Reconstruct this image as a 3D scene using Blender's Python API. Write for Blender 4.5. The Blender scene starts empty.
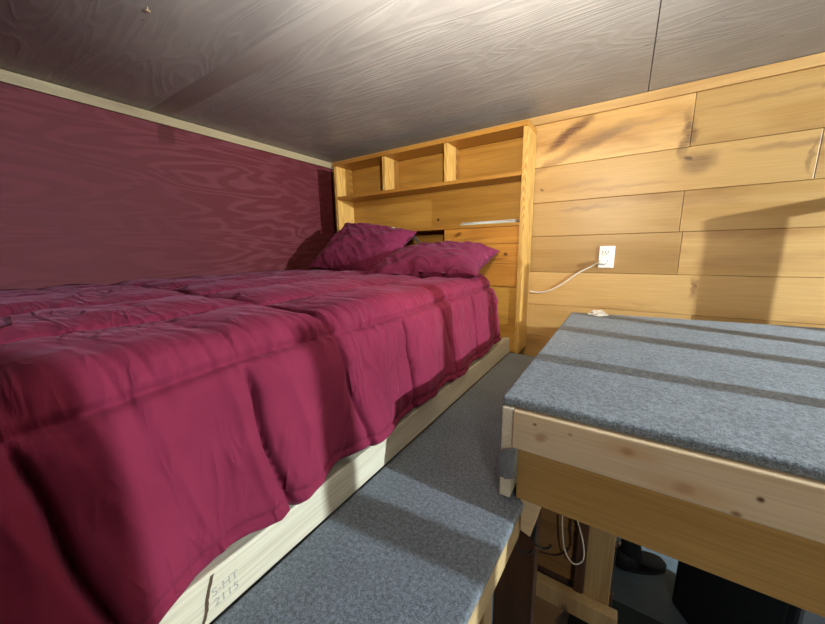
import bpy, bmesh, math, random
from mathutils import Vector, Matrix, noise
random.seed(7)
SC = bpy.context.scene
COL = SC.collection
ZO = 1.70            # camera height above the floor; every z below is measured from the camera

# ------------------------------------------------------------------ node helpers
class NT:
    def __init__(s, name):
        s.m = bpy.data.materials.new(name); s.m.use_nodes = True
        s.t = s.m.node_tree; s.t.nodes.clear()
        s.out = s.n('ShaderNodeOutputMaterial'); s.b = s.n('ShaderNodeBsdfPrincipled')
        s.l(s.b.outputs[0], s.out.inputs[0])
    def n(s, kind, **kw):
        k = s.t.nodes.new(kind)
        for a, v in kw.items(): setattr(k, a, v)
        return k
    def l(s, a, b): s.t.links.new(a, b)
    def put(s, sock, v):
        if isinstance(v, (int, float)): sock.default_value = v
        elif isinstance(v, (tuple, list)):
            sock.default_value = tuple(v) + ((1,) if len(v) == 3 and sock.type == 'RGBA' else ())
        else: s.l(v, sock)
    def math(s, op, a, b=0.0, clamp=False):
        k = s.n('ShaderNodeMath', operation=op, use_clamp=clamp)
        s.put(k.inputs[0], a); s.put(k.inputs[1], b); return k.outputs[0]
    def mix(s, f, a, b):
        k = s.n('ShaderNodeMix', data_type='RGBA')
        s.put(k.inputs[0], f); s.put(k.inputs[6], a); s.put(k.inputs[7], b); return k.outputs[2]
    def mul(s, f, a, b):
        k = s.n('ShaderNodeMix', data_type='RGBA', blend_type='MULTIPLY')
        s.put(k.inputs[0], f); s.put(k.inputs[6], a); s.put(k.inputs[7], b); return k.outputs[2]
    def rng(s, v, a, b, c=0.0, d=1.0):
        k = s.n('ShaderNodeMapRange', interpolation_type='SMOOTHSTEP'); s.put(k.inputs[0], v)
        for i, x in enumerate((a, b, c, d)): k.inputs[1 + i].default_value = x
        return k.outputs[0]
    def coord(s, off=True):
        tc = s.n('ShaderNodeTexCoord')
        if not off: return tc.outputs['Object']
        at = s.n('ShaderNodeAttribute', attribute_name='off')
        k = s.n('ShaderNodeVectorMath', operation='ADD')
        s.l(tc.outputs['Object'], k.inputs[0]); s.l(at.outputs['Vector'], k.inputs[1]); return k.outputs[0]
    def scl(s, v, sc):
        k = s.n('ShaderNodeVectorMath', operation='MULTIPLY'); s.l(v, k.inputs[0]); k.inputs[1].default_value = sc
        return k.outputs[0]
    def noise(s, v, scale=1.0, detail=3, rough=.5, dist=0.0):
        k = s.n('ShaderNodeTexNoise'); s.l(v, k.inputs['Vector'])
        k.inputs['Scale'].default_value = scale; k.inputs['Detail'].default_value = detail
        k.inputs['Roughness'].default_value = rough; k.inputs['Distortion'].default_value = dist
        return k.outputs[0]
    def bump(s, h, strength=.3, dist=.01, prev=None):
        k = s.n('ShaderNodeBump'); s.put(k.inputs['Strength'], strength); k.inputs['Distance'].default_value = dist
        s.l(h, k.inputs['Height'])
        if prev: s.l(prev, k.inputs['Normal'])
        return k.outputs[0]
    def fin(s, col, rough=.5, nrm=None, spec=.5):
        s.put(s.b.inputs['Base Color'], col); s.put(s.b.inputs['Roughness'], rough)
        s.b.inputs['Specular IOR Level'].default_value = spec
        if nrm: s.l(nrm, s.b.inputs['Normal'])
        return s.m

def axis_scale(axis, along, across):
    return tuple(along if i == axis else across for i in range(3))

def wood(name, light, mid, dark, axis=0, rings=7.0, rough=.5, knots=.5, streak=.45, spots=(), bump=.12, plankvar=.25, kn=1.0, fibre=.45, warp=.10):
    t = NT(name); p = t.coord()
    a = t.noise(t.scl(p, axis_scale(axis, .55, 5.0)), 1.0, 2, .5, .3)
    grain = t.math('SINE', t.math('MULTIPLY', a, rings * 6.283))
    grain = t.rng(grain, -.9, 1.0)
    fib = t.noise(t.scl(p, axis_scale(axis, 5, 190)), 1.0, 2)
    blot = t.noise(t.scl(p, axis_scale(axis, 1.1, 4.5)), 1.0, 4, .6)
    c = t.mix(t.math('MULTIPLY', grain, .55), light, mid)
    c = t.mix(t.math('MULTIPLY', t.rng(blot, .50, .75), streak), c, dark)
    c = t.mul(fibre, c, t.mix(t.rng(fib, .3, .7), (.70, .66, .62), (1.1, 1.1, 1.1)))
    at = t.n('ShaderNodeAttribute', attribute_name='off')
    sp = t.n('ShaderNodeSeparateXYZ'); t.l(at.outputs['Vector'], sp.inputs[0])
    rv = t.math('FRACT', t.math('MULTIPLY', sp.outputs[1], .137))
    c = t.mul(plankvar, c, t.mix(rv, (.62, .58, .5), (1.25, 1.25, 1.3)))
    if knots > 0:
        v = t.n('ShaderNodeTexVoronoi'); t.l(t.scl(p, axis_scale(axis, 1.6 * kn, 4.2 * kn)), v.inputs['Vector'])
        v.inputs['Scale'].default_value = 1.0
        cs = t.n('ShaderNodeSeparateColor'); t.l(v.outputs['Color'], cs.inputs[0])
        d = t.math('ADD', v.outputs['Distance'], t.math('MULTIPLY', t.math('SUBTRACT', fib, .5), .03))
        k = t.math('MULTIPLY', t.rng(d, .035, .085, 1, 0), t.math('GREATER_THAN', cs.outputs[0], 1 - knots))
        k2 = t.math('MULTIPLY', t.rng(d, .08, .24, 1, 0), t.math('GREATER_THAN', cs.outputs[0], 1 - knots))
        c = t.mix(t.math('MULTIPLY', k2, .35), c, dark)
        c = t.mix(t.math('MULTIPLY', k, .8), c, tuple(x * .35 for x in dark))
    if spots:
        po = t.coord(False)
        w = t.n('ShaderNodeVectorMath', operation='ADD')
        nz = t.n('ShaderNodeTexNoise'); t.l(po, nz.inputs['Vector']); nz.inputs['Scale'].default_value = 14; nz.inputs['Detail'].default_value = 4
        sb = t.n('ShaderNodeVectorMath', operation='SUBTRACT'); t.l(nz.outputs['Color'], sb.inputs[0]); sb.inputs[1].default_value = (.5, .5, .5)
        s2 = t.scl(sb.outputs[0], (warp, .0, warp * .4)); t.l(po, w.inputs[0]); t.l(s2, w.inputs[1])
        for (cx, cz, rx, rz, sl, col, amt) in spots:
            q = t.n('ShaderNodeSeparateXYZ'); t.l(w.outputs[0], q.inputs[0])
            dx = t.math('SUBTRACT', q.outputs[0], cx)
            dz = t.math('SUBTRACT', t.math('SUBTRACT', q.outputs[2], cz), t.math('MULTIPLY', dx, sl))
            r = t.math('SQRT', t.math('ADD', t.math('POWER', t.math('DIVIDE', dx, rx), 2), t.math('POWER', t.math('DIVIDE', dz, rz), 2)))
            c = t.mix(t.math('MULTIPLY', t.math('MULTIPLY', t.rng(r, .25, 1.1, 1, 0), amt), t.rng(fib, .2, .65, .5, 1)), c, col)
    return t.fin(c, rough, t.bump(t.math('ADD', fib, t.math('MULTIPLY', grain, .4)), bump, .004), .4)

def carpet(name, c1, c2):
    t = NT(name); p = t.coord(False)
    a = t.noise(p, 430, 3, .7); b = t.noise(p, 130, 3, .65); f = t.noise(p, 9, 3)
    s = t.math('ADD', t.math('MULTIPLY', a, .55), t.math('MULTIPLY', b, .45))
    c = t.mix(t.rng(s, .38, .64), c1, c2)
    c = t.mul(.6, c, t.mix(t.rng(f, .3, .7), (.8, .8, .8), (1.1, 1.1, 1.1)))
    m = t.fin(c, .95, t.bump(s, .7, .008), .1)
    t.b.inputs['Sheen Weight'].default_value = .25; t.b.inputs['Sheen Roughness'].default_value = .6
    return m

def fabric(name, base, dark):
    t = NT(name); p = t.coord(False)
    f = t.noise(p, 5, 3); w = t.noise(t.scl(p, (60, 25, 25)), 1, 3, .6); g = t.noise(p, 700, 1)
    c = t.mix(t.rng(f, .3, .7), base, dark)
    def ridges(sc, k, thr, dist):
        r = t.noise(t.scl(p, sc), 1, 2, .45, dist)
        r = t.math('SUBTRACT', 1.0, t.math('MULTIPLY', t.math('ABSOLUTE', t.math('SUBTRACT', r, .5)), k), True)
        return t.math('MULTIPLY', t.math('POWER', r, 1.5), t.rng(t.noise(p, thr, 2), .42, .62))
    rd = t.math('ADD', ridges((4, 15, 4), 9, 4.5, .7), t.math('MULTIPLY', ridges((9, 26, 8), 8, 7, .5), .5))
    m = t.fin(c, .88, t.bump(g, .06, .002, t.bump(w, .10, .005, t.bump(rd, .5, .011))), .08)
    t.b.inputs['Sheen Weight'].default_value = .10; t.b.inputs['Sheen Roughness'].default_value = .4
    t.b.inputs['Sheen Tint'].default_value = (.95, .45, .65, 1)
    return m

def plain(name, col, rough=.5, metal=0.0, spec=.5, emit=None, es=1.0, var=.15, sc=30):
    t = NT(name); p = t.coord(False)
    f = t.noise(p, sc, 3)
    c = t.mul(1, col, t.mix(f, (1 - var,) * 3, (1 + var,) * 3))
    m = t.fin(c, rough, None, spec); t.b.inputs['Metallic'].default_value = metal
    if emit:
        t.b.inputs['Emission Color'].default_value = (*emit, 1); t.b.inputs['Emission Strength'].default_value = es
    return m

def maroon_ply():
    t = NT('maroon painted plywood'); p = t.coord(False)
    a = t.noise(t.scl(p, (1, 1.5, 9.0)), .62, 2.5, .5, .6)
    g = t.math('SINE', t.math('MULTIPLY', a, 13 * 6.283)); g = t.rng(g, -.3, .95)
    b = t.noise(t.scl(p, (1, 2, 60)), 1, 3)
    lo = t.noise(p, 1.3, 2)
    amp = t.math('MULTIPLY', g, t.rng(lo, .35, .65, .35, 1))
    c = t.mix(amp, (.110, .0165, .022), (.145, .033, .042))
    c = t.mul(.5, c, t.mix(b, (.75, .72, .72), (1.2, 1.2, 1.2)))
    # darker streak under the trim
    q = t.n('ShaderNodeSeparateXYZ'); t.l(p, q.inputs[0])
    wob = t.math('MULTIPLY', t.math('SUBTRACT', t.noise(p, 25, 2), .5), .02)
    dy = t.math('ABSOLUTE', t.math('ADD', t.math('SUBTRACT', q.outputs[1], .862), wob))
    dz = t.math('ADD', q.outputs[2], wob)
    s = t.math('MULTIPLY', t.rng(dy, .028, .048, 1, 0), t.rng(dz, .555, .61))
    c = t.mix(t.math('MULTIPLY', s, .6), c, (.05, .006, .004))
    return t.fin(c, t.rng(amp, 0, 1, .62, .72), t.bump(t.math('ADD', t.math('MULTIPLY', g, .7), b), .16, .002), .22)

def grey_ply():
    t = NT('grey painted plywood'); p = t.coord(False)
    a = t.noise(t.scl(p, (1.4, 7.5, 1)), .7, 2.5, .5, .6)
    g = t.rng(t.math('SINE', t.math('MULTIPLY', a, 17 * 6.283)), -.3, .95)
    b = t.noise(t.scl(p, (3, 60, 1)), 1, 3); f = t.noise(p, 2.2, 3)
    c = t.mix(t.rng(f, .3, .7), (.29, .280, .280), (.38, .373, .365))
    c = t.mul(.15, c, t.mix(g, (.68, .67, .67), (1.15, 1.15, 1.15)))
    c = t.mul(.3, c, t.mix(b, (.6, .6, .6), (1.3, 1.3, 1.3)))
    d = t.noise(p, 9, 4, .7)
    c = t.mix(t.rng(d, .68, .74), c, (.16, .14, .13))
    return t.fin(c, .48, t.bump(t.math('ADD', t.math('MULTIPLY', g, .7), b), .25, .003), .4)

# ------------------------------------------------------------------ mesh helpers
class MB:
    def __init__(s): s.v = []; s.f = []; s.o = []
    def add(s, vs, fs, off=(0, 0, 0)):
        b = len(s.v); s.v += [tuple(v) for v in vs]; s.f += [tuple(i + b for i in f) for f in fs]; s.o += [tuple(off)] * len(vs)
        return s
    def bm(s, bm, off=(0, 0, 0), M=None):
        bm.verts.index_update()
        s.add([(M @ v.co) if M else v.co for v in bm.verts], [[v.index for v in f.verts] for f in bm.faces], off); bm.free(); return s
    def box(s, x0, x1, y0, y1, z0, z1, bev=.002, off=None, M=None, seg=2):
        bm = bmesh.new(); bmesh.ops.create_cube(bm, size=1)
        for v in bm.verts: v.co = Vector(((x0 + x1) / 2 + v.co.x * (x1 - x0), (y0 + y1) / 2 + v.co.y * (y1 - y0), (z0 + z1) / 2 + v.co.z * (z1 - z0)))
        if bev > 0: bmesh.ops.bevel(bm, geom=bm.edges[:], offset=bev, segments=seg, profile=.5, affect='EDGES', clamp_overlap=True)
        if off is None: off = (random.uniform(0, 9), random.uniform(0, 9), random.uniform(0, 9))
        return s.bm(bm, off, M)
    def prism(s, pts, axis, a, b, bev=.0015, off=None):
        """polygon pts in the two other axes, extruded along axis from a to b"""
        bm = bmesh.new()
        def mk(p, h):
            c = [0, 0, 0]; o = [i for i in range(3) if i != axis]; c[o[0]], c[o[1]] = p; c[axis] = h; return bm.verts.new(c)
        A = [mk(p, a) for p in pts]; B = [mk(p, b) for p in pts]; n = len(pts)
        bm.faces.new(A); bm.faces.new(B[::-1])
        for i in range(n): bm.faces.new((A[i], B[i], B[(i + 1) % n], A[(i + 1) % n]))
        bmesh.ops.recalc_face_normals(bm, faces=bm.faces[:])
        if bev: bmesh.ops.bevel(bm, geom=bm.edges[:], offset=bev, segments=2, profile=.5, affect='EDGES', clamp_overlap=True)
        if off is None: off = (random.uniform(0, 9),) * 3
        return s.bm(bm, off)
    def tube(s, pts, r, seg=8, close=True):
        P = [Vector(p) for p in pts]; rings = []
        up = Vector((0, 0, 1))
        for i, p in enumerate(P):
            d = (P[min(i + 1, len(P) - 1)] - P[max(i - 1, 0)]).normalized()
            a = d.cross(up if abs(d.z) < .95 else Vector((1, 0, 0))).normalized(); b = d.cross(a)
            rr = r[i] if isinstance(r, (list, tuple)) else r
            rings.append([p + a * rr * math.cos(6.2832 * k / seg) + b * rr * math.sin(6.2832 * k / seg) for k in range(seg)])
        return s.loft(rings, close)
    def loft(s, rings, close=True):
        n = len(rings[0]); vs = [v for r in rings for v in r]; fs = []
        for i in range(len(rings) - 1):
            for k in range(n):
                fs.append((i * n + k, i * n + (k + 1) % n, (i + 1) * n + (k + 1) % n, (i + 1) * n + k))
        if close: fs.append(tuple(range(n))[::-1]); fs.append(tuple((len(rings) - 1) * n + k for k in range(n)))
        return s.add(vs, fs)
    def build(s, name, mat, parent=None, smooth=False, angle=40):
        me = bpy.data.meshes.new(name); me.from_pydata(s.v, [], s.f); me.update()
        bm = bmesh.new(); bm.from_mesh(me); bmesh.ops.recalc_face_normals(bm, faces=bm.faces[:]); bm.to_mesh(me); bm.free()
        at = me.attributes.new('off', 'FLOAT_VECTOR', 'POINT')
        for i, o in enumerate(s.o): at.data[i].vector = o
        me.materials.append(mat)
        if smooth:
            for p in me.polygons: p.use_smooth = True
        o = bpy.data.objects.new(name, me); COL.objects.link(o)
        if parent: o.parent = parent
        return o

def spline(pts, n=8):
    P = [Vector(p) for p in pts]; P = [P[0]] + P + [P[-1]]; out = []
    for i in range(1, len(P) - 2):
        for k in range(n):
            t = k / n; a, b, c, d = P[i - 1], P[i], P[i + 1], P[i + 2]
            out.append(.5 * ((2 * b) + (c - a) * t + (2 * a - 5 * b + 4 * c - d) * t * t + (3 * b - a - 3 * c + d) * t ** 3))
    out.append(P[-2]); return out

def tag(o, label, cat, group=None):
    o['label'] = label; o['category'] = cat
    if group: o['group'] = group
    return o
def thing(name, label, cat, group=None):
    o = bpy.data.objects.new(name, None); COL.objects.link(o); o.empty_display_size = .05
    return tag(o, label, cat, group)
def struct(o): o['kind'] = 'structure'; return o

# ------------------------------------------------------------------ materials
WARM = (.50, .27, .072); WARM2 = (.42, .205, .045); WDARK = (.17, .065, .016)
M_headb = wood('varnished pine plywood', (.47, .245, .048), (.38, .18, .030), (.22, .085, .015), 0, 5, .34, .12, .4)
M_headt = wood('varnished pine shelf', (.40, .185, .032), (.32, .135, .020), (.18, .06, .01), 0, 5, .36, .12, .4)
M_headv = wood('varnished pine upright', (.66, .40, .11), (.36, .16, .028), (.22, .085, .016), 2, 48, .38, .2, .4)
M_headp = wood('varnished pine board', (.52, .235, .042), (.40, .155, .024), (.17, .055, .010), 0, 6, .32, .0, .5, [(-.865, .085, .035, .018, .3, (.12, .035, .006), 1), (-.565, -.03, .020, .014, 0, (.08, .02, .004), 1), (-.62, -.06, .08, .012, .1, (.2, .07, .012), .7), (-.75, .06, .12, .01, .05, (.22, .08, .015), .6)], warp=.03)
SPOTS = [(-.31, .60, .16, .042, .62, (.10, .035, .012), 1.0), (-.17, .545, .20, .045, .35, (.14, .075, .03), .75),
         (.195, .50, .030, .13, 0, (.09, .04, .015), .85), (.245, .375, .085, .065, .2, (.17, .09, .035), .9),
         (.21, .395, .016, .012, 0, (.05, .02, .01), .9), (-.44, .33, .012, .01, 0, (.04, .015, .01), .9),
         (-.22, .335, .16, .02, .1, (.27, .14, .06), .55), (.52, .40, .20, .018, .0, (.16, .08, .04), .6),
         (.59, .34, .012, .09, 0, (.12, .06, .03), .6), (.60, .60, .03, .02, 0, (.10, .04, .02), .8),
         (-.20, .21, .20, .014, .05, (.16, .08, .04), .5), (.28, -.20, .018, .06, .0, (.16, .055, .02), .8),
         (-.38, .47, .16, .03, .4, (.17, .08, .03), .6), (.45, .60, .3, .012, .02, (.24, .13, .05), .6), (-.05, .30, .3, .012, .0, (.26, .13, .05), .6), (.0, .58, .22, .012, .05, (.26, .15, .07), .5)]
M_plank = wood('pine wall boards', (.50, .305, .108), (.40, .215, .055), (.22, .095, .026), 0, 3.2, .42, .5, .75, SPOTS, .08, .8, fibre=.3)
M_trimw = wood('stained pine trim', (.50, .30, .11), (.42, .23, .075), (.25, .11, .035), 0, 6, .45, .2, .4)
M_trimy = wood('raw pine trim', (.42, .34, .20), (.34, .26, .14), (.16, .11, .06), 1, 6, .6, .3, .8)
SP2 = [(0.037, -0.386, .016, .011, 0, (.22, .09, .035), .9), (0.124, -0.427, .022, .014, 0, (.22, .10, .045), .8), (0.220, -0.407, .007, .007, 0, (.10, .04, .02), 1),
       (-0.131, -0.380, .006, .005, 0, (.15, .06, .03), 1), (-0.118, -0.407, .018, .014, .3, (.30, .14, .06), .7), (-0.062, -0.382, .006, .005, 0, (.2, .09, .04), .8), (0.197, -0.445, .01, .007, 0, (.18, .08, .03), .9),
       (0.037, -0.386, .07, .02, 0, (.48, .28, .13), .6), (0.124, -0.427, .09, .025, 0, (.48, .28, .13), .6)]
M_2x4x = wood('raw spruce board', (.62, .50, .335), (.54, .415, .25), (.34, .18, .08), 0, 4, .6, .0, .2, SP2, fibre=.3, warp=.015)
M_2x4y = wood('raw spruce frame board', (.68, .645, .50), (.60, .555, .41), (.38, .29, .17), 1, 6, .6, .3, .3, kn=1.4)
M_boardx = wood('yellow pine board', (.46, .29, .10), (.38, .22, .065), (.17, .07, .02), 0, 4, .5, .5, .25, kn=1.4)
M_edge = wood('pine edging', (.50, .36, .17), (.42, .28, .11), (.22, .12, .05), 1, 5, .5, .2, .3)
M_post = wood('pine post', (.48, .33, .15), (.40, .25, .10), (.20, .10, .04), 2, 5, .55, .4, .3)
M_dpost = wood('dark stained post', (.10, .045, .02), (.07, .03, .013), (.04, .015, .008), 2, 6, .5, .2, .4)
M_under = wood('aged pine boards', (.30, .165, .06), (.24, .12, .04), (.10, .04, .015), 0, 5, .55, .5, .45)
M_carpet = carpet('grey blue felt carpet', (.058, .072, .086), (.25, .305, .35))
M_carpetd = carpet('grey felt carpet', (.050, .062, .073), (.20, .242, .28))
M_bed = fabric('maroon comforter cloth', (.188, .0205, .050), (.155, .016, .040))
M_pil = fabric('maroon pillowcase cloth', (.160, .020, .055), (.130, .016, .044))
M_mat = plain('mattress ticking', (.5, .48, .45), .8)
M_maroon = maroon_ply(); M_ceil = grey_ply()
def band_tone():
    t = NT('ceiling band tone'); p = t.coord(False); q = t.n('ShaderNodeSeparateXYZ'); t.l(p, q.inputs[0])
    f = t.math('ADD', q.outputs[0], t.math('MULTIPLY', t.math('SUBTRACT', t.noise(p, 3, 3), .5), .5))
    c = t.mix(t.rng(f, -1.9, -.75), (.235, .205, .195), (.335, .325, .32))  # thin ceiling band: browner at the left end, fading to the ceiling grey
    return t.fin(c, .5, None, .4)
M_band = band_tone()
M_white = plain('white plastic', (.78, .76, .72), .35, var=.04)
M_dark = plain('dark slot', (.02, .02, .02), .5)
M_black = plain('black painted metal', (.012, .012, .013), .4)
M_rubber = plain('black boot rubber', (.010, .012, .015), .75, sc=20, var=.4)
M_box = plain('black vinyl', (.008, .008, .009), .6)
M_floor = plain('slate painted floor', (.085, .115, .135), .55, sc=6, var=.45)
M_matt = plain('dark green mat', (.025, .035, .032), .95, sc=200, var=.5)
M_cord = plain('white cord', (.72, .66, .55), .5, var=.05)
M_bcord = plain('brown cord', (.07, .04, .025), .5)
M_paper = plain('paper', (.60, .585, .53), .7, var=.06)
M_scrap = plain('white scrap', (.95, .95, .93), .7, var=.03)
M_paper2 = plain('grey green cover', (.45, .50, .40), .5, var=.2)
M_paper3 = plain('blue grey cover', (.40, .42, .44), .5, var=.2)
M_tape = plain('grey felt scrap', (.15, .16, .175), .9, sc=260, var=.5)
M_stamp = plain('stamp ink', (.34, .33, .29), .9, var=.5, sc=250)
M_scr1 = plain('lit label white', (.8, .8, .8), .5, emit=(.9, .95, 1), es=.12)
M_scr2 = plain('lit label blue', (.3, .6, .8), .5, emit=(.35, .75, 1), es=.12)
M_wallp = plain('plain painted wall', (.22, .19, .16), .8)
M_strap = plain('dark strap', (.10, .08, .085), .7)

# ------------------------------------------------------------------ the room
XL, YB, ZC, ZF = -2.10, 2.04, .715, -1.70
XR, YF = 3.9, -1.6
struct(MB().box(XL - .1, XR + .1, YF - .1, YB + .12, ZF - .08, ZF, 0).build('floor', M_floor))
# ceiling: two plywood sheets meeting at a seam
c = MB()
c.box(XL - .1, .022, YF - .1, YB + .12, ZC, ZC + .02, .0015, (0, 0, 0)).box(.025, 1.247, YF - .1, YB + .12, ZC, ZC + .02, .0015, (0, 0, 0))
c.box(1.25, XR + .1, YF - .1, YB + .12, ZC, ZC + .02, .0015, (0, 0, 0)).box(XL - .1, XR + .1, YF - .1, YB + .12, ZC + .021, ZC + .05, 0, (0, 0, 0))
struct(c.build('ceiling', M_ceil))
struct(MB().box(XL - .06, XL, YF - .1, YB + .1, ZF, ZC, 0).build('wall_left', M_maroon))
struct(MB().box(XR, XR + .06, YF - .1, YB + .1, ZF, ZC, 0).build('wall_right', M_wallp))
struct(MB().box(XL, XR, YF - .06, YF, ZF, ZC, 0).build('wall_rear', M_wallp))
struct(MB().box(1.30, 1.38, YF, .505, ZF, ZC, .002).build('shade_wall', M_wallp))  # unseen partition added to shade the near end of the bed
w = MB()
rows = [(.446, .712, (.205,)), (.254, .446, (.612,)), (.065, .254, (.208,)), (-.140, .065, (.222,)), (-.335, -.140, (1.02,)),
        (-.53, -.335, (.3,)), (-.725, -.53, (.9,)), (-.92, -.725, (.2,)), (-1.115, -.92, (.7,)), (-1.31, -1.115, (.1,)), (-1.505, -1.31, (.9,)), (-1.70, -1.505, (.4,))]
w.box(XL, XR, YB + .02, YB + .08, ZF, ZC, 0, (0, 0, 0))
for i, (z0, z1, js) in enumerate(rows):
    xs = [XL] + list(js) + [js[0] + 1.7, XR]
    for k in range(len(xs) - 1):
        w.box(xs[k] + .0008, xs[k + 1] - .0008, YB + random.uniform(0, .0015), YB + .02, z0 + .0008, z1 - .0008, .002, (random.uniform(0, 30), random.uniform(0, 30), random.uniform(0, 30)))
struct(w.build('wall_back', M_plank))
struct(MB().box(XL + .002, XL + .016, YF + .01, YB - .002, ZC - .048, ZC - .002, .002).build('trim_1', M_trimy))
struct(MB().box(XL + .02, XR - .01, YB - .018, YB - .001, ZC - .046, ZC - .002, .002).build('trim_2', M_trimw))
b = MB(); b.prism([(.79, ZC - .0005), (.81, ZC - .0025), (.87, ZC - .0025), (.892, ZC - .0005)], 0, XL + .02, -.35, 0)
struct(b.build('ceiling_band', M_band))

# nail in the ceiling
nl = MB(); cx, cy = -1.246, .51
nl.loft([[Vector((cx + r * math.cos(a * .785), cy + r * math.sin(a * .785), ZC - h)) for a in range(8)] for r, h in ((.002, .0), (.002, .008), (.007, .009), (.007, .0105), (.004, .012))])
tag(nl.build('nail', M_trimy), 'small nail head sticking out of the grey ceiling at upper left', 'nail')

# ------------------------------------------------------------------ bookcase headboard
H = thing('bookcase_headboard', 'varnished pine bookcase headboard with open cubbies against the plank wall', 'headboard')
HX0, HX1, HF, HB = -1.876, -.470, 1.84, 2.02
ST = -.60
MB().box(HX0, HX0 + .026, HF, HB, ST + .001, .617, .0015).build('side_panel', M_headv, H)
MB().box(HX1 - .026, HX1, HF, HB, ST + .001, .617, .0015).build('side_panel', M_headv, H)
MB().box(HX0, HX1, HF - .004, HB, .618, .642, .002).build('top_board', M_headt, H)
MB().box(HX0 + .027, HX1 - .027, HB - .012, HB, ST + .001, .616, 0).build('back_panel', M_headb, H)
for x in (-1.424, -.957):
    MB().box(x, x + .024, HF + .002, HB - .0125, .402, .617, .0015).build('divider', M_headv, H)
MB().box(HX0 + .027, HX1 - .027, HF - .002, HB - .0125, .380, .401, .0015).build('shelf', M_headt, H)
MB().box(HX0 + .027, HX1 - .027, HF - .002, HB - .0125, .122, .140, .0015).build('shelf', M_headt, H)
for x0, x1 in ((-.955, HX1 - .027), (HX0 + .027, -1.36)):
    p = MB()
    for z0, z1 in ((.028, .121), (-.085, .027), (-.215, -.086)):
        p.box(x0, x1, HF + .004, HF + .022, z0, z1, .0025)
    p.build('front_panel', M_headp, H)
MB().box(HX0 + .027, HX1 - .027, HF + .012, HF + .026, ST + .001, -.217, .001).build('lower_panel', M_headb, H)
MB().box(-1.36, -.955, HF + .02, HF + .034, -.216, -.03, .001).build('inner_panel', M_headb, H)
mb = MB(); mb.loft([[Vector((-1.085 + .009 * math.cos(a * .6283), HB - .0125 - h, .200 + .009 * math.sin(a * .6283))) for a in range(10)] for h in (0, .003)])
mb.build('knot_plug', M_dpost, H)

# magazines lying on the right end of the lower shelf
mags = [(-.685, .33, .20, 2, .004, M_paper2, 'grey green booklet at the bottom of the pile on the headboard shelf'),
        (-.675, .30, .19, -3, .004, M_paper, 'white booklet second from the bottom of the headboard shelf pile'),
        (-.68, .32, .18, 4, .003, M_paper3, 'blue grey booklet second from the top of the headboard shelf pile'),
        (-.645, .25, .17, -6, .003, M_paper, 'white booklet lying on top of the pile on the headboard shelf')]
z = .1405
for x, L, D, a, h, m, lab in mags:
    g = MB(); Mx = Matrix.Translation((x, 1.905, 0)) @ Matrix.Rotation(math.radians(a), 4, 'Z')
    bm = bmesh.new(); bmesh.ops.create_grid(bm, x_segments=14, y_segments=2, size=.5)
    ext = []
    for v in bm.verts: v.co = Vector((v.co.x * L, v.co.y * D * .62, z + .0005))
    r = bmesh.ops.extrude_face_region(bm, geom=bm.faces[:])
    for e in r['geom']:
        if isinstance(e, bmesh.types.BMVert): e.co.z += h
    for v in bm.verts:
        if v.co.x < -L * .30: v.co.z += (-(v.co.x) - L * .30) * .0
    g.bm(bm, M=Mx); tag(g.build('booklet', m), lab, 'booklet', 'booklets on the headboard shelf'); z += h + .0006

def scrap(name, loc, size, mat, label, seed, cat='paper scrap'):
    bm = bmesh.new(); bmesh.ops.create_icosphere(bm, subdivisions=3, radius=1)
    for v in bm.verts:
        n = noise.noise(v.co * 1.6 + Vector((seed, 0, 0))) + .5 * noise.noise(v.co * 4 + Vector((0, seed, 0)))
        v.co *= 1 + .55 * n
        v.co = Vector((v.co.x * size[0], v.co.y * size[1], max(v.co.z, -.35) * size[2]))
    zmin = min(v.co.z for v in bm.verts)
    for v in bm.verts: v.co += Vector(loc) - Vector((0, 0, zmin))
    return tag(MB().bm(bm).build(name, mat), label, cat)
scrap('paper_scrap', (-1.375, 1.87, .1405), (.03, .02, .012), M_paper, 'small crumpled white scrap on headboard shelf above left pillow', 3)

# dark strap dangling in the open middle bay
s = MB()
pts = spline([(-1.205, 1.835, .10), (-1.17, 1.825, .085), (-1.13, 1.815, .05), (-1.105, 1.81, .018)], 6)
s.add([p + Vector((0, 0, .010)) + Vector((.006, 0, 0)) for p in pts] + [p - Vector((0, 0, .008)) for p in pts],
      [(i, i + 1, i + 1 + len(pts), i + len(pts)) for i in range(len(pts) - 1)])
o = s.build('strap', M_strap); md = o.modifiers.new('t', 'SOLIDIFY'); md.thickness = .003
tag(o, 'short dark strap end hanging behind the left maroon pillow', 'strap')

# ------------------------------------------------------------------ bed
B = thing('bed', 'raw lumber bed frame with mattress under the maroon comforter', 'bed')
f = MB(); f.box(-.558, -.520, -.60, HF - .004, ST + .001, ST + .090, .003, (3.1, 0, 1)); fr = f.build('side_rail', M_2x4y, B)
MB().box(XL + .02, XL + .058, -.60, HF - .004, ST + .001, ST + .09, .003).build('side_rail', M_2x4y, B)
MB().box(XL + .06, -.56, -.60, -.562, ST + .001, ST + .09, .003).build('end_rail', M_2x4y, B)
MB().box(XL + .03, -.610, -.58, 1.63, ST + .091, -.225, .06, seg=4).build('mattress', M_mat, B)
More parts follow.
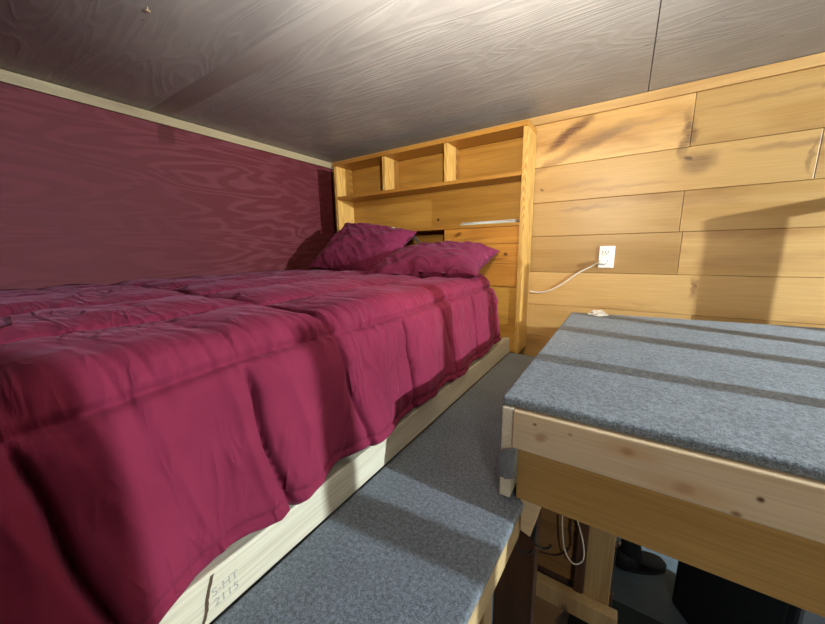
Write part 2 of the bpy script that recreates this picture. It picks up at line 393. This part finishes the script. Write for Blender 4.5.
# stamp and crack on the rail
def text(name, body, size, loc, rot, mat, parent):
    cu = bpy.data.curves.new(name, 'FONT'); cu.body = body; cu.size = size; cu.align_x = 'CENTER'; cu.align_y = 'CENTER'; cu.extrude = .0002
    cu.materials.append(mat); o = bpy.data.objects.new(name, cu); COL.objects.link(o); o.location = loc; o.rotation_euler = rot
    me = bpy.data.meshes.new_from_object(o.evaluated_get(bpy.context.evaluated_depsgraph_get()))
    bpy.data.objects.remove(o); o2 = bpy.data.objects.new(name, me); COL.objects.link(o2); o2.location = loc; o2.rotation_euler = rot; o2.parent = parent
    return o2
st = text('lumber_stamp', 'S-HT\n2115', .021, (-.5195, .203, ST + .040), (math.radians(90), 0, math.radians(90)), M_stamp, B)
ck = MB(); pts = spline([(-.5194, .160, ST + .004), (-.5194, .170, ST + .028), (-.5194, .174, ST + .05), (-.5194, .186, ST + .085)], 6)
ck.add([p + Vector((0, .0035 - .0005 * (i % 3), 0)) for i, p in enumerate(pts)] + [p - Vector((0, .003, 0)) for p in pts],
       [(i, i + 1, i + 1 + len(pts), i + len(pts)) for i in range(len(pts) - 1)])
ck.build('crack', plain('dark crack', (.07, .04, .02), .8), B)

# comforter: quilted surface, arc length v from the left wall over the top, round the edge and down the side
XE, ZT, RE, ZH = -.545, -.150, .075, -.500
def profile(v):
    """point and normal (x,z) at arc length v; v = 0 at the top edge start"""
    if v <= 0: return Vector((XE - RE + v, 0, ZT)), Vector((0, 0, 1))
    q = RE * math.pi / 2
    if v < q:
        a = v / RE; return Vector((XE - RE + RE * math.sin(a), 0, ZT - RE + RE * math.cos(a))), Vector((math.sin(a), 0, math.cos(a)))
    d = v - q; sl = .10
    return Vector((XE + d * sl, 0, ZT - RE - d)), Vector((1, 0, sl)).normalized()
Y0, Y1 = -.55, 1.66
PV = .262                     # quilting pitch along the bed
SEAMV = .082                  # long seam near the top edge
V0, V1 = -(XE - RE) + XL + .02, RE * math.pi / 2 + (ZT - RE - ZH)
V0 = XL + .012 - (XE - RE)
seams_v = [SEAMV, SEAMV - .30, SEAMV - .62, SEAMV - .95, SEAMV - 1.28]
seams_y = [.02, .275, .505, .765, 1.03, 1.29, 1.52]
def near(val, arr): return min(abs(val - a) for a in arr)
NU, NV = 620, 300
vs = []; fs = []
def comf(y, v):
    wob = .012 * noise.noise(Vector((y * 3, v * 4, 1.7)))
    dv = min(abs(v + wob - a) for a in seams_v)
    top = v < SEAMV
    side = max(0, min(1, (v - SEAMV) / .06))
    yy = y + .03 * noise.noise(Vector((y * 3, v * 5, 5.0))) - .16 * max(0, v - .05)
    dy = near(yy, seams_y)
    pv = min(1, dv / .11); py = min(1, dy / .10)
    k = seams_y.index(min(seams_y, key=lambda a: abs(a - yy)))
    tk = (.9, .35, 1.0, .3, .35, .3, .3)[k]
    puff = (1 - (1 - pv) ** 2.2) * (1 - tk * (1 - py) ** 2.2)
    pside = (1 - (1 - min(1, dv / .05)) ** 2.2) * (1 - (1 - min(1, dy / .032)) ** 2.0)
    h = (.018 * puff) * (1 - side) + .012 * pside * side
    k = seams_y.index(min(seams_y, key=lambda a: abs(a - yy)))
    dep = (.030, .026, .012, .028, .018, .022, .012)[k]
    if side: h -= dep * 1.0 * math.exp(-(dy / .005) ** 2) * side * max(0, 1 - max(0, v - .36) / .1)
    h -= .011 * math.exp(-(dv / .008) ** 2)
    if top: h -= .013 * tk ** 2 * math.exp(-(dy / .009) ** 2) * (.4 + .6 * min(1, pv))
    # puckers: short ridges running off the long seams
    n1 = noise.noise(Vector((y * 55 + v * 9, v * 4, 3))); n1 = n1 if n1 > 0 else n1 * .6
    h += .008 * n1 * math.exp(-dv / .026)
    n1 = 1 - abs(noise.noise(Vector((y * 17 - v * 5, v * 2.5, 13)))) * 2.6
    h += .0055 * max(0, n1) * math.exp(-dv / .06) * (.4 + .6 * puff)
    n2 = noise.noise(Vector((y * 5, v * 40, 8)))
    h += .004 * n2 * math.exp(-dy / .03)
    # broad drape and sharp creases
    h += .008 * noise.noise(Vector((y * 5 + v * 4, v * 3 - y * 2, 12)))
    if not top:
        wv = .05 * noise.noise(Vector((y * 2, v * 3, 40)))
        for (fa, tl, ff, sd, am) in ((8, .25, 1.0, 21, .005), (13, -.22, 1.6, 27, .004), (4.5, .35, 1.6, 37, .006)):
            c4 = 1 - abs(noise.noise(Vector(((y + wv + tl * v) * fa, v * ff, sd)))) * 3.4
            h += am * max(0, c4) ** 1.4 * side
        c6 = 1 - abs(noise.noise(Vector(((y * .8 + v) * 9, (y - v) * 1.5, 51)))) * 5
        h += .006 * max(0, c6) * side * max(0, noise.noise(Vector((y * 2.2, v * 3, 55))) * 2)
    else:
        c5 = 1 - abs(noise.noise(Vector((y * 8 - 1.5 * v, v * 7 + y * 3, 31)))) * 3
        h += .003 * max(0, c5) ** 1.3
    # arcs of gathered cloth running up from the edge seam
    if top:
        d = SEAMV - v; ya = y + .55 * d * d + .10 * d
        g = abs(noise.noise(Vector((ya * 24, d * 1.6, 61))))
        h -= .011 * max(0, 1 - g * 6.5) * math.exp(-d / .20) * (.3 + .7 * min(1, d / .02)) * (.45 + max(0, noise.noise(Vector((y * 3, d * 4, 66)))) * 1.6)
    return h
for i in range(NU + 1):
    y = Y0 + (Y1 - Y0) * i / NU
    vend = V1 + .014 * noise.noise(Vector((y * 5, 0, 2))) + .009 * noise.noise(Vector((y * 16, 0, 4)))
    if y < .25: vend += .03 * min(1, (.25 - y) / .3)
    if y > 1.2: vend -= .02 * ((y - 1.2) / .42) ** 1.5
    for j in range(NV + 1):
        t = j / NV
        v = V0 + (vend - V0) * t ** .62
        p, n = profile(v)
        h = comf(y, v)
        # gather toward the hem: waves in and out
        q = max(0, (v - .16) / (V1 - .16))
        h += .014 * q * noise.noise(Vector((y * 7, 0, 6))) + .010 * q * math.sin(y * 24)
        # piped hem
        e = vend - v
        if v > .2: h -= .007 * math.exp(-((e - .030) / .006) ** 2)
        if e < .012 and v > .2: h -= .018 * (1 - e / .012)
        # body of the bed: softly domed, falls away at the head end
        dome = .018 * math.exp(-((p.x + 1.35) / .5) ** 2) if v < .05 else 0
        ee = Y1 - y
        endf = 0
        if ee < .05: endf = .045 * (1 - ee / .05) ** 2
        P = Vector((p.x, y, p.z)) + n * (h - endf) + Vector((0, 0, dome))
        if ee < .16 and v > 0: P.x -= .025 * (1 - ee / .16) ** 2
        P.x = max(P.x, XL + .004)
        vs.append(P)
for i in range(NU):
    for j in range(NV):
        a = i * (NV + 1) + j; fs.append((a, a + 1, a + NV + 2, a + NV + 1))
cm = MB().add(vs, fs).build('comforter', M_bed, None, True)
md = cm.modifiers.new('thick', 'SOLIDIFY'); md.thickness = .012; md.offset = -1
tag(cm, 'quilted maroon comforter spread over the bed and hanging down its side', 'comforter')

# pillows
def pillow(name, label, C, ux, uy, w, h, T, seed, sag=0):
    ux = Vector(ux).normalized(); uy = Vector(uy); uy = (uy - ux * uy.dot(ux)).normalized(); uz = ux.cross(uy)
    N = 70; top = []; bot = []
    for i in range(N + 1):
        for j in range(N + 1):
            s = -1 + 2 * i / N; t = -1 + 2 * j / N
            sx = s * (1 - .10 * (1 - abs(t) ** 2) * abs(s) ** 3); ty = t * (1 - .12 * (1 - abs(s) ** 2) * abs(t) ** 3)
            e = max(0, 1 - abs(s) ** 2.6) ** .55 * max(0, 1 - abs(t) ** 2.6) ** .55
            edge = math.exp(-(1 - max(abs(s), abs(t))) / .18)
            wr = .014 * noise.noise(Vector((s * 2.2 + t * 1.2 + seed, t * 3.5 - s * 2, seed)))
            rg = 1 - abs(noise.noise(Vector((s * 3.2 + t * 3.4 + seed, (t - s) * 1.1, seed + 4)))) * 2
            wr += .012 * max(0, rg - .35)
            wr += .010 * edge * noise.noise(Vector((s * 9 + seed, t * 9, 1)))
            for sgn, L in ((1, top), (-1, bot)):
                z = sgn * (T * e) + wr * (e ** .4 if sgn > 0 else .3)
                z += .02 * edge * noise.noise(Vector((s * 3 + seed, t * 3, 7)))
                L.append(Vector(C) + ux * sx * w / 2 + uy * ty * h / 2 + uz * (z - sag * (s * s)))
    fs = []; n1 = len(top)
    for i in range(N):
        for j in range(N):
            a = i * (N + 1) + j; q = (a, a + 1, a + N + 2, a + N + 1)
            fs.append(q); fs.append(tuple(x + n1 for x in q[::-1]))
    m = MB().add(top + bot, fs)
    o = m.build(name, M_pil, None, True)
    bm = bmesh.new(); bm.from_mesh(o.data); bmesh.ops.remove_doubles(bm, verts=bm.verts[:], dist=.0008); bm.to_mesh(o.data); bm.free()
    for p in o.data.polygons: p.use_smooth = True
    return tag(o, label, 'pillow')
pillow('pillow', 'plump maroon pillow leaning upright against the headboard by the left wall', (-1.455, 1.64, .012), (1, .02, -.13), (-.02, .30, .27), .62, .46, .085, 2.0)
pillow('pillow', 'maroon pillow lying flat on the comforter near the outlet side of headboard', (-.885, 1.55, -.062), (1, .10, .05), (-.1, 1, .24), .65, .46, .085, 9.0, .02)

# ------------------------------------------------------------------ carpeted step beside the bed
S = thing('carpeted_step', 'low grey carpeted walkway step running between bed and raised platform', 'step')
st = MB(); st.prism([(-.5195, -.55), (-.5195, 1.838), (-.20, 1.838), (-.152, .70), (-.168, .39), (-.19, -.55)], 2, ST - .022, ST, .005)
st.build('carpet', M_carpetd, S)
MB().prism([(-.50, -.54), (-.50, 1.83), (-.205, 1.83), (-.160, .70), (-.176, .39), (-.198, -.54)], 2, ST - .105, ST - .0225, .002).build('edge_board', M_edge, S)
MB().box(-.262, -.205, .61, .67, ZF + .001, ST - .106, .006).build('leg', M_post, S)
MB().box(-.50, -.44, .76, .84, ZF + .001, ST - .106, .003).build('leg', M_post, S)
MB().box(-.50, -.44, -.5, -.42, ZF + .001, ST - .106, .003).build('leg', M_post, S)
MB().box(-.50, -.44, 1.7, 1.78, ZF + .001, ST - .106, .003).build('leg', M_post, S)

# ------------------------------------------------------------------ raised carpeted platform
P = thing('raised_platform', 'raised platform topped with blue grey carpet and framed in raw lumber', 'platform')
PX0, PX1, PY0, PY1, PT = -.212, 1.29, .700, 2.034, -.335
bm = bmesh.new(); bmesh.ops.create_cube(bm, size=1)
for v in bm.verts: v.co = Vector(((PX0 + PX1) / 2 + v.co.x * (PX1 - PX0), (PY0 + PY1) / 2 + v.co.y * (PY1 - PY0), PT - .012 + v.co.z * .024))
for v in bm.verts:
    if v.co.y > 1.5 and v.co.x < 0: v.co.y = 1.872
bmesh.ops.bevel(bm, geom=bm.edges[:], offset=.009, segments=4, profile=.5, affect='EDGES')
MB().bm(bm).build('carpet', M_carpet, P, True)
MB().box(-.181, PX1, .688, .726, -.452, PT - .0245, .003, (1.2, 3, .4)).build('front_rail', M_2x4x, P)
MB().box(-.170, PX1, .706, .729, -.592, -.4525, .002, (4.3, 8, 2)).build('front_board', M_boardx, P)
MB().box(-.207, -.1815, .694, 1.86, -.590, PT - .0245, .002, (2, 4, 4)).build('side_board', M_2x4y, P)
MB().prism([(-.160, -.5925), (-.111, -.5925), (-.133, -.690), (-.156, -.682)], 1, .711, .751, .0015).build('bracket', M_2x4x, P)
MB().box(-.175, PX1 - .01, 1.81, 1.85, -.57, PT - .0245, .003).build('back_rail', M_2x4x, P)
MB().box(PX1 - .06, PX1 - .02, .71, 1.80, -.57, PT - .0245, .003).build('side_rail', M_2x4x, P)
for y in (.72, 1.72): MB().box(PX1 - .08, PX1 - .02, y, y + .07, ZF + .001, -.571, .003).build('leg', M_post, P)
# felt patch folded over the corner of the side board
t = MB(); bm = bmesh.new(); bmesh.ops.create_grid(bm, x_segments=14, y_segments=10, size=.5)
for v in bm.verts:
    a, b2 = v.co.x + .5, v.co.y
    x = -.215 + .043 * a; z = -.495 + .064 * b2 + .012 * (a - .5) + (.010 * math.sin(b2 * 5) * (1 if a > .5 else .4))
    y = .685 + .0 * a - .006 * math.sin(a * 3.1416) + .004 * noise.noise(Vector((a * 4, b2 * 5, 1)))
    if a < .12: y += .012
    v.co = Vector((x, y, z))
t.bm(bm); o = t.build('felt_patch', M_tape, P, True); md = o.modifiers.new('t', 'SOLIDIFY'); md.thickness = .004; md.offset = 1
o['label'] = 'grey felt patch wrapped round the corner'

scrap('paper_scrap', (-.088, 1.835, PT + .0008), (.036, .030, .018), M_scrap, 'small torn white scrap on far corner of the blue grey platform', 5.5)

# guard rail at the far side of the platform (its slats shade the room)
G = thing('guard_rail', 'slatted wooden guard rail along the far side of the platform', 'railing')
for y, hw in ((.975, .021), (1.227, .027), (1.456, .030), (1.713, .037)):
    MB().box(1.195, 1.215, y - hw, y + hw, PT + .001, .24 , .003).build('slat', M_post, G)
MB().box(1.2915, 1.312, .664, .714, -.50, .24, .003).build('slat', M_post, G)
MB().box(1.19, 1.22, 1.675, 2.03, .2405, .278, .003).build('top_rail', M_2x4y, G)

# ------------------------------------------------------------------ wall outlet and cord
O = thing('wall_outlet', 'white duplex outlet with a plugged in cord on the plank wall', 'outlet')
ox, oz = -.082, -.053
MB().box(ox - .036, ox + .036, YB - .007, YB - .0005, oz - .058, oz + .058, .003).build('cover_plate', M_white, O)
for dz in (-.024, .024):
    r = MB().box(ox - .017, ox + .017, YB - .010, YB - .0072, oz + dz - .0145, oz + dz + .0145, .0015).build('receptacle', M_white, O)
    k = MB()
    for dx in (-.0065, .0065): k.box(ox + dx - .0016, ox + dx + .0016, YB - .0108, YB - .0101, oz + dz - .001, oz + dz + .008, 0)
    k.box(ox - .003, ox + .003, YB - .0108, YB - .0101, oz + dz - .0105, oz + dz - .005, 0)
    k.build('slot', M_dark, r)
Cd = thing('extension_cord', 'white cord drooping from the wall outlet to behind the headboard', 'cord')
MB().box(ox - .030, ox - .002, YB - .040, YB - .0112, oz - .036, oz - .013, .004).build('plug', M_white, Cd)
pts = spline([(ox - .030, YB - .025, oz - .027), (-.150, YB - .014, -.104), (-.211, YB - .010, -.141), (-.275, YB - .010, -.194), (-.325, YB - .010, -.230), (-.368, YB - .010, -.251), (-.419, YB - .010, -.262), (-.468, YB - .010, -.258)], 8)
MB().tube(pts, .0042, 8).build('cable', M_cord, Cd, True)

# ------------------------------------------------------------------ below the platform
F = thing('shelf_frame', 'rough wooden shelf frame standing in the dark below the platform', 'frame')
MB().box(-.02, .058, 1.10, 1.14, -1.21, -.62, .003).build('post', M_post, F)
MB().box(-.185, .085, 1.06, 1.098, -1.265, -1.195, .003).build('crosspiece', M_post, F)
k = MB()
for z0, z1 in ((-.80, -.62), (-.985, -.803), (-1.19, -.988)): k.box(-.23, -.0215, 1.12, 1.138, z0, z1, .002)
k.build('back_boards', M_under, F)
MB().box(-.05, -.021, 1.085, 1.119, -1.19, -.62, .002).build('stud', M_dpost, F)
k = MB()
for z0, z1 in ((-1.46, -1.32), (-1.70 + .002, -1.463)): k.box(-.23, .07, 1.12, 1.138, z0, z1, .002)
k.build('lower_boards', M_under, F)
MB().box(-.23, .07, 1.14, 1.16, ZF + .001, -1.192, .001).build('backing', M_dpost, F)
tag(MB().box(-.275, -.150, .90, .96, ZF + .001, ST - .107, .003).build('corner_post', M_dpost), 'dark stained post below the edge of the carpeted step', 'post')
D = thing('charger', 'small black charger box with lit white and blue labels below the shelf frame', 'charger')
MB().box(-.055, .035, 1.02, 1.10, -1.40, -1.292, .004).build('case', M_black, D)
MB().box(-.045, -.022, 1.018, 1.0195, -1.345, -1.305, 0).build('label', M_scr1, D)
MB().box(-.008, .026, 1.018, 1.0195, -1.35, -1.312, 0).build('label', M_scr2, D)

def hook(C, rz, label):
    R = Matrix.Translation(C) @ Matrix.Rotation(rz, 4, 'Z')
    a = thing('coat_hook', label, 'hook', 'coat hooks below the platform')
    pts = [R @ Vector((.022 * math.cos(t), 0, .018 * math.sin(t))) for t in [math.pi * (1.0 + .98 * k / 14) for k in range(15)]]
    pts = [pts[0] + Vector((0, 0, .02))] + pts
    MB().tube(pts, [.003] * 15 + [.0045], 8).build('arm', M_black, a, True)
    p0 = pts[0]; MB().box(p0.x - .006, p0.x + .006, p0.y - .004, p0.y + .008, p0.z - .008, p0.z + .022, .002).build('plate', M_black, a)
    return a
hook((-.163, .80, -.815), .2, 'black coat hook nearer the carpeted step, below the platform')
hook((-.118, .80, -.775), .2, 'black coat hook further from the carpeted step, right of its twin')

pts = spline([(-.105, 1.09, -.80), (-.10, 1.08, -.93), (-.085, 1.075, -1.03), (-.055, 1.07, -1.065), (-.028, 1.075, -1.04), (-.032, 1.08, -.98), (-.058, 1.09, -.90)], 8)
tag(MB().tube(pts, .0026, 8).build('cord_loop', M_cord, None, True), 'thin white cord hanging in a loop under the platform', 'cord')
pts = spline([(-.06, 1.10, -.86), (-.075, 1.105, -.95), (-.07, 1.108, -1.04), (-.11, 1.108, -1.10), (-.17, 1.108, -1.12)], 8)
tag(MB().tube(pts, .0026, 8).build('cord', M_bcord, None, True), 'thin brown cord against the boards under the platform', 'cord')

# boots on the floor
def boot(loc, rz, label, top=.36):
    bt = thing('boot', label, 'boot', 'black boots on the floor')
    rings = []
    def ring(cx, cz, rx, ry, tilt, n=16):
        out = []
        for k in range(n):
            a = 6.2832 * k / n; lx = rx * math.cos(a); 
            out.append(Vector((cx + lx * math.cos(tilt), ry * math.sin(a), cz + lx * math.sin(tilt))))
        return out
    for z, rx, ry, cx in ((top, .058, .055, 0), (top - .06, .060, .056, .0), (.25, .058, .053, .0), (.17, .052, .047, .004), (.125, .056, .046, .010)):
        rings.append(ring(cx, z, rx, ry, 0))
    rings.append(ring(.022, .098, .068, .046, -.25)); rings.append(ring(.045, .080, .072, .046, -.55)); rings.append(ring(.085, .062, .060, .047, -.95))
    rings.append(ring(.125, .052, .050, .049, -1.25)); rings.append(ring(.165, .045, .042, .046, -1.45)); rings.append(ring(.195, .040, .032, .036, -1.55)); rings.append(ring(.212, .036, .016, .02, -1.57))
    Mx = Matrix.Translation(loc) @ Matrix.Rotation(rz, 4, 'Z') @ Matrix.Scale(.88, 4)
    u = MB().loft([[Mx @ p for p in r] for r in rings]).build('upper', M_rubber, bt, True)
    heel = MB().loft([[Mx @ p for p in ring(-.004, z, .062, .045, 0)] for z in (.02, .06, .11)]).build('heel_counter', M_rubber, bt, True)
    n = 28; out = []
    for k in range(n):
        a = 6.2832 * k / n; x = .075 + .145 * math.cos(a); y = (.046 + .008 * math.cos(a)) * math.sin(a); out.append((x, y))
    MB().loft([[Mx @ Vector((x, y, z)) for x, y in out] for z in (.001, .024)]).build('sole', M_black, bt)
    return bt
boot((.160, 1.84, ZF), .50, 'black boot in full view on the floor below the platform')
boot((.03, 1.68, ZF), 1.5, 'black boot half hidden behind the wooden post below the platform')
scrap('paper_scrap', (.135, 1.96, ZF + .001), (.03, .03, .02), M_paper, 'white scrap on the floor beside the black boots', 8.1)

cb = Matrix.Translation((.335, 1.745, 0)) @ Matrix.Rotation(math.radians(-58), 4, 'Z')
K = thing('black_cabinet', 'black boxy cabinet standing on the floor under the platform', 'cabinet')
MB().box(0, .45, 0, .24, ZF + .001, -.95, .012, M=cb).build('body', M_box, K)
MB().box(.03, .42, -.006, -.0005, ZF + .06, -1.0, .002, M=cb).build('front_panel', M_box, K)
tag(MB().box(-.02, .33, 1.22, 1.60, ZF + .001, ZF + .010, .003).build('floor_mat', M_matt), 'dark green mat on the floor below the platform', 'mat')

# ------------------------------------------------------------------ lights
def light(kind, name, loc, energy, col, size=.1, target=None, **kw):
    L = bpy.data.lights.new(name, kind); L.energy = energy; L.color = col
    if kind in ('POINT', 'SPOT'): L.shadow_soft_size = size
    for a, v in kw.items(): setattr(L, a, v)
    o = bpy.data.objects.new(name, L); COL.objects.link(o); o.location = loc
    if target is not None: o.rotation_euler = (Vector(target) - Vector(loc)).to_track_quat('-Z', 'Y').to_euler()
    return o
light('POINT', 'cool_room_lamp', (3.1, .90, .62), 800, (.82, .93, 1.0), .014)
light('SPOT', 'warm_headboard_lamp', (-.12, .42, .46), 30, (1.0, .78, .46), .012, (-1.0, 2.0, .12), spot_size=math.radians(100), spot_blend=.7)
light('SPOT', 'ceiling_fill', (.10, .22, -.35), 26, (1.0, .94, .84), .05, (-.32, .95, .72), spot_size=math.radians(112), spot_blend=1.0)  # added fill, no real fixture: lifts the whole ceiling
light('SPOT', 'clip_lamp', (-.16, .44, .31), 105, (1.0, .95, .84), .03, (-.25, .78, .72), spot_size=math.radians(165), spot_blend=1.0)
light('SPOT', 'front_fill', (.75, -.75, .45), 48, (1.0, .92, .80), .08, (.38, .9, -.5), spot_size=math.radians(56), spot_blend=.7)  # unseen spot added to brighten the platform's front boards
light('POINT', 'floor_fill', (.15, 1.30, -.68), .9, (.65, .85, 1.0), .08)  # added fill so the floor below the platform is visible
W = bpy.data.worlds.new('World'); SC.world = W; W.use_nodes = True
W.node_tree.nodes['Background'].inputs[0].default_value = (.8, .85, 1, 1); W.node_tree.nodes['Background'].inputs[1].default_value = .008

# ------------------------------------------------------------------ put each thing's origin at its own base
bpy.context.view_layer.update()
def kids(o): return [c for c in COL.objects if c.parent == o]
for o in list(COL.objects):
    if o.parent is not None or 'category' not in o.keys(): continue
    P = []
    def gather(q):
        if q.type == 'MESH': P.extend(q.matrix_world @ v.co for v in q.data.vertices)
        for c in kids(q): gather(c)
    gather(o)
    lo = [min(p[i] for p in P) for i in range(3)]; hi = [max(p[i] for p in P) for i in range(3)]
    base = Vector(((lo[0] + hi[0]) / 2, (lo[1] + hi[1]) / 2, lo[2]))
    o.location = base
    if o.type == 'MESH': o.data.transform(Matrix.Translation(-base))
    for c in kids(o): c.location -= base
# ------------------------------------------------------------------ lift everything so the floor is at zero
for o in list(COL.objects):
    if o.parent is None: o.location.z += ZO

# ------------------------------------------------------------------ camera
yaw, pitch, roll = (math.radians(a) for a in (-33.0491, -10.8289, -0.9442))
fw = Vector((math.sin(yaw) * math.cos(pitch), math.cos(yaw) * math.cos(pitch), math.sin(pitch)))
r0 = Vector((math.cos(yaw), -math.sin(yaw), 0)); u0 = r0.cross(fw)
rt = r0 * math.cos(roll) + u0 * math.sin(roll); up = -r0 * math.sin(roll) + u0 * math.cos(roll)
cam = bpy.data.cameras.new('camera'); co = bpy.data.objects.new('camera', cam); COL.objects.link(co)
co.matrix_world = Matrix(((rt.x, up.x, -fw.x, 0), (rt.y, up.y, -fw.y, 0), (rt.z, up.z, -fw.z, ZO), (0, 0, 0, 1)))
cam.sensor_width = 36; cam.lens = 323.552 / 825 * 36; cam.clip_start = .01
SC.camera = co
SC.view_settings.view_transform = 'Standard'; SC.view_settings.look = 'None'; SC.view_settings.exposure = 0
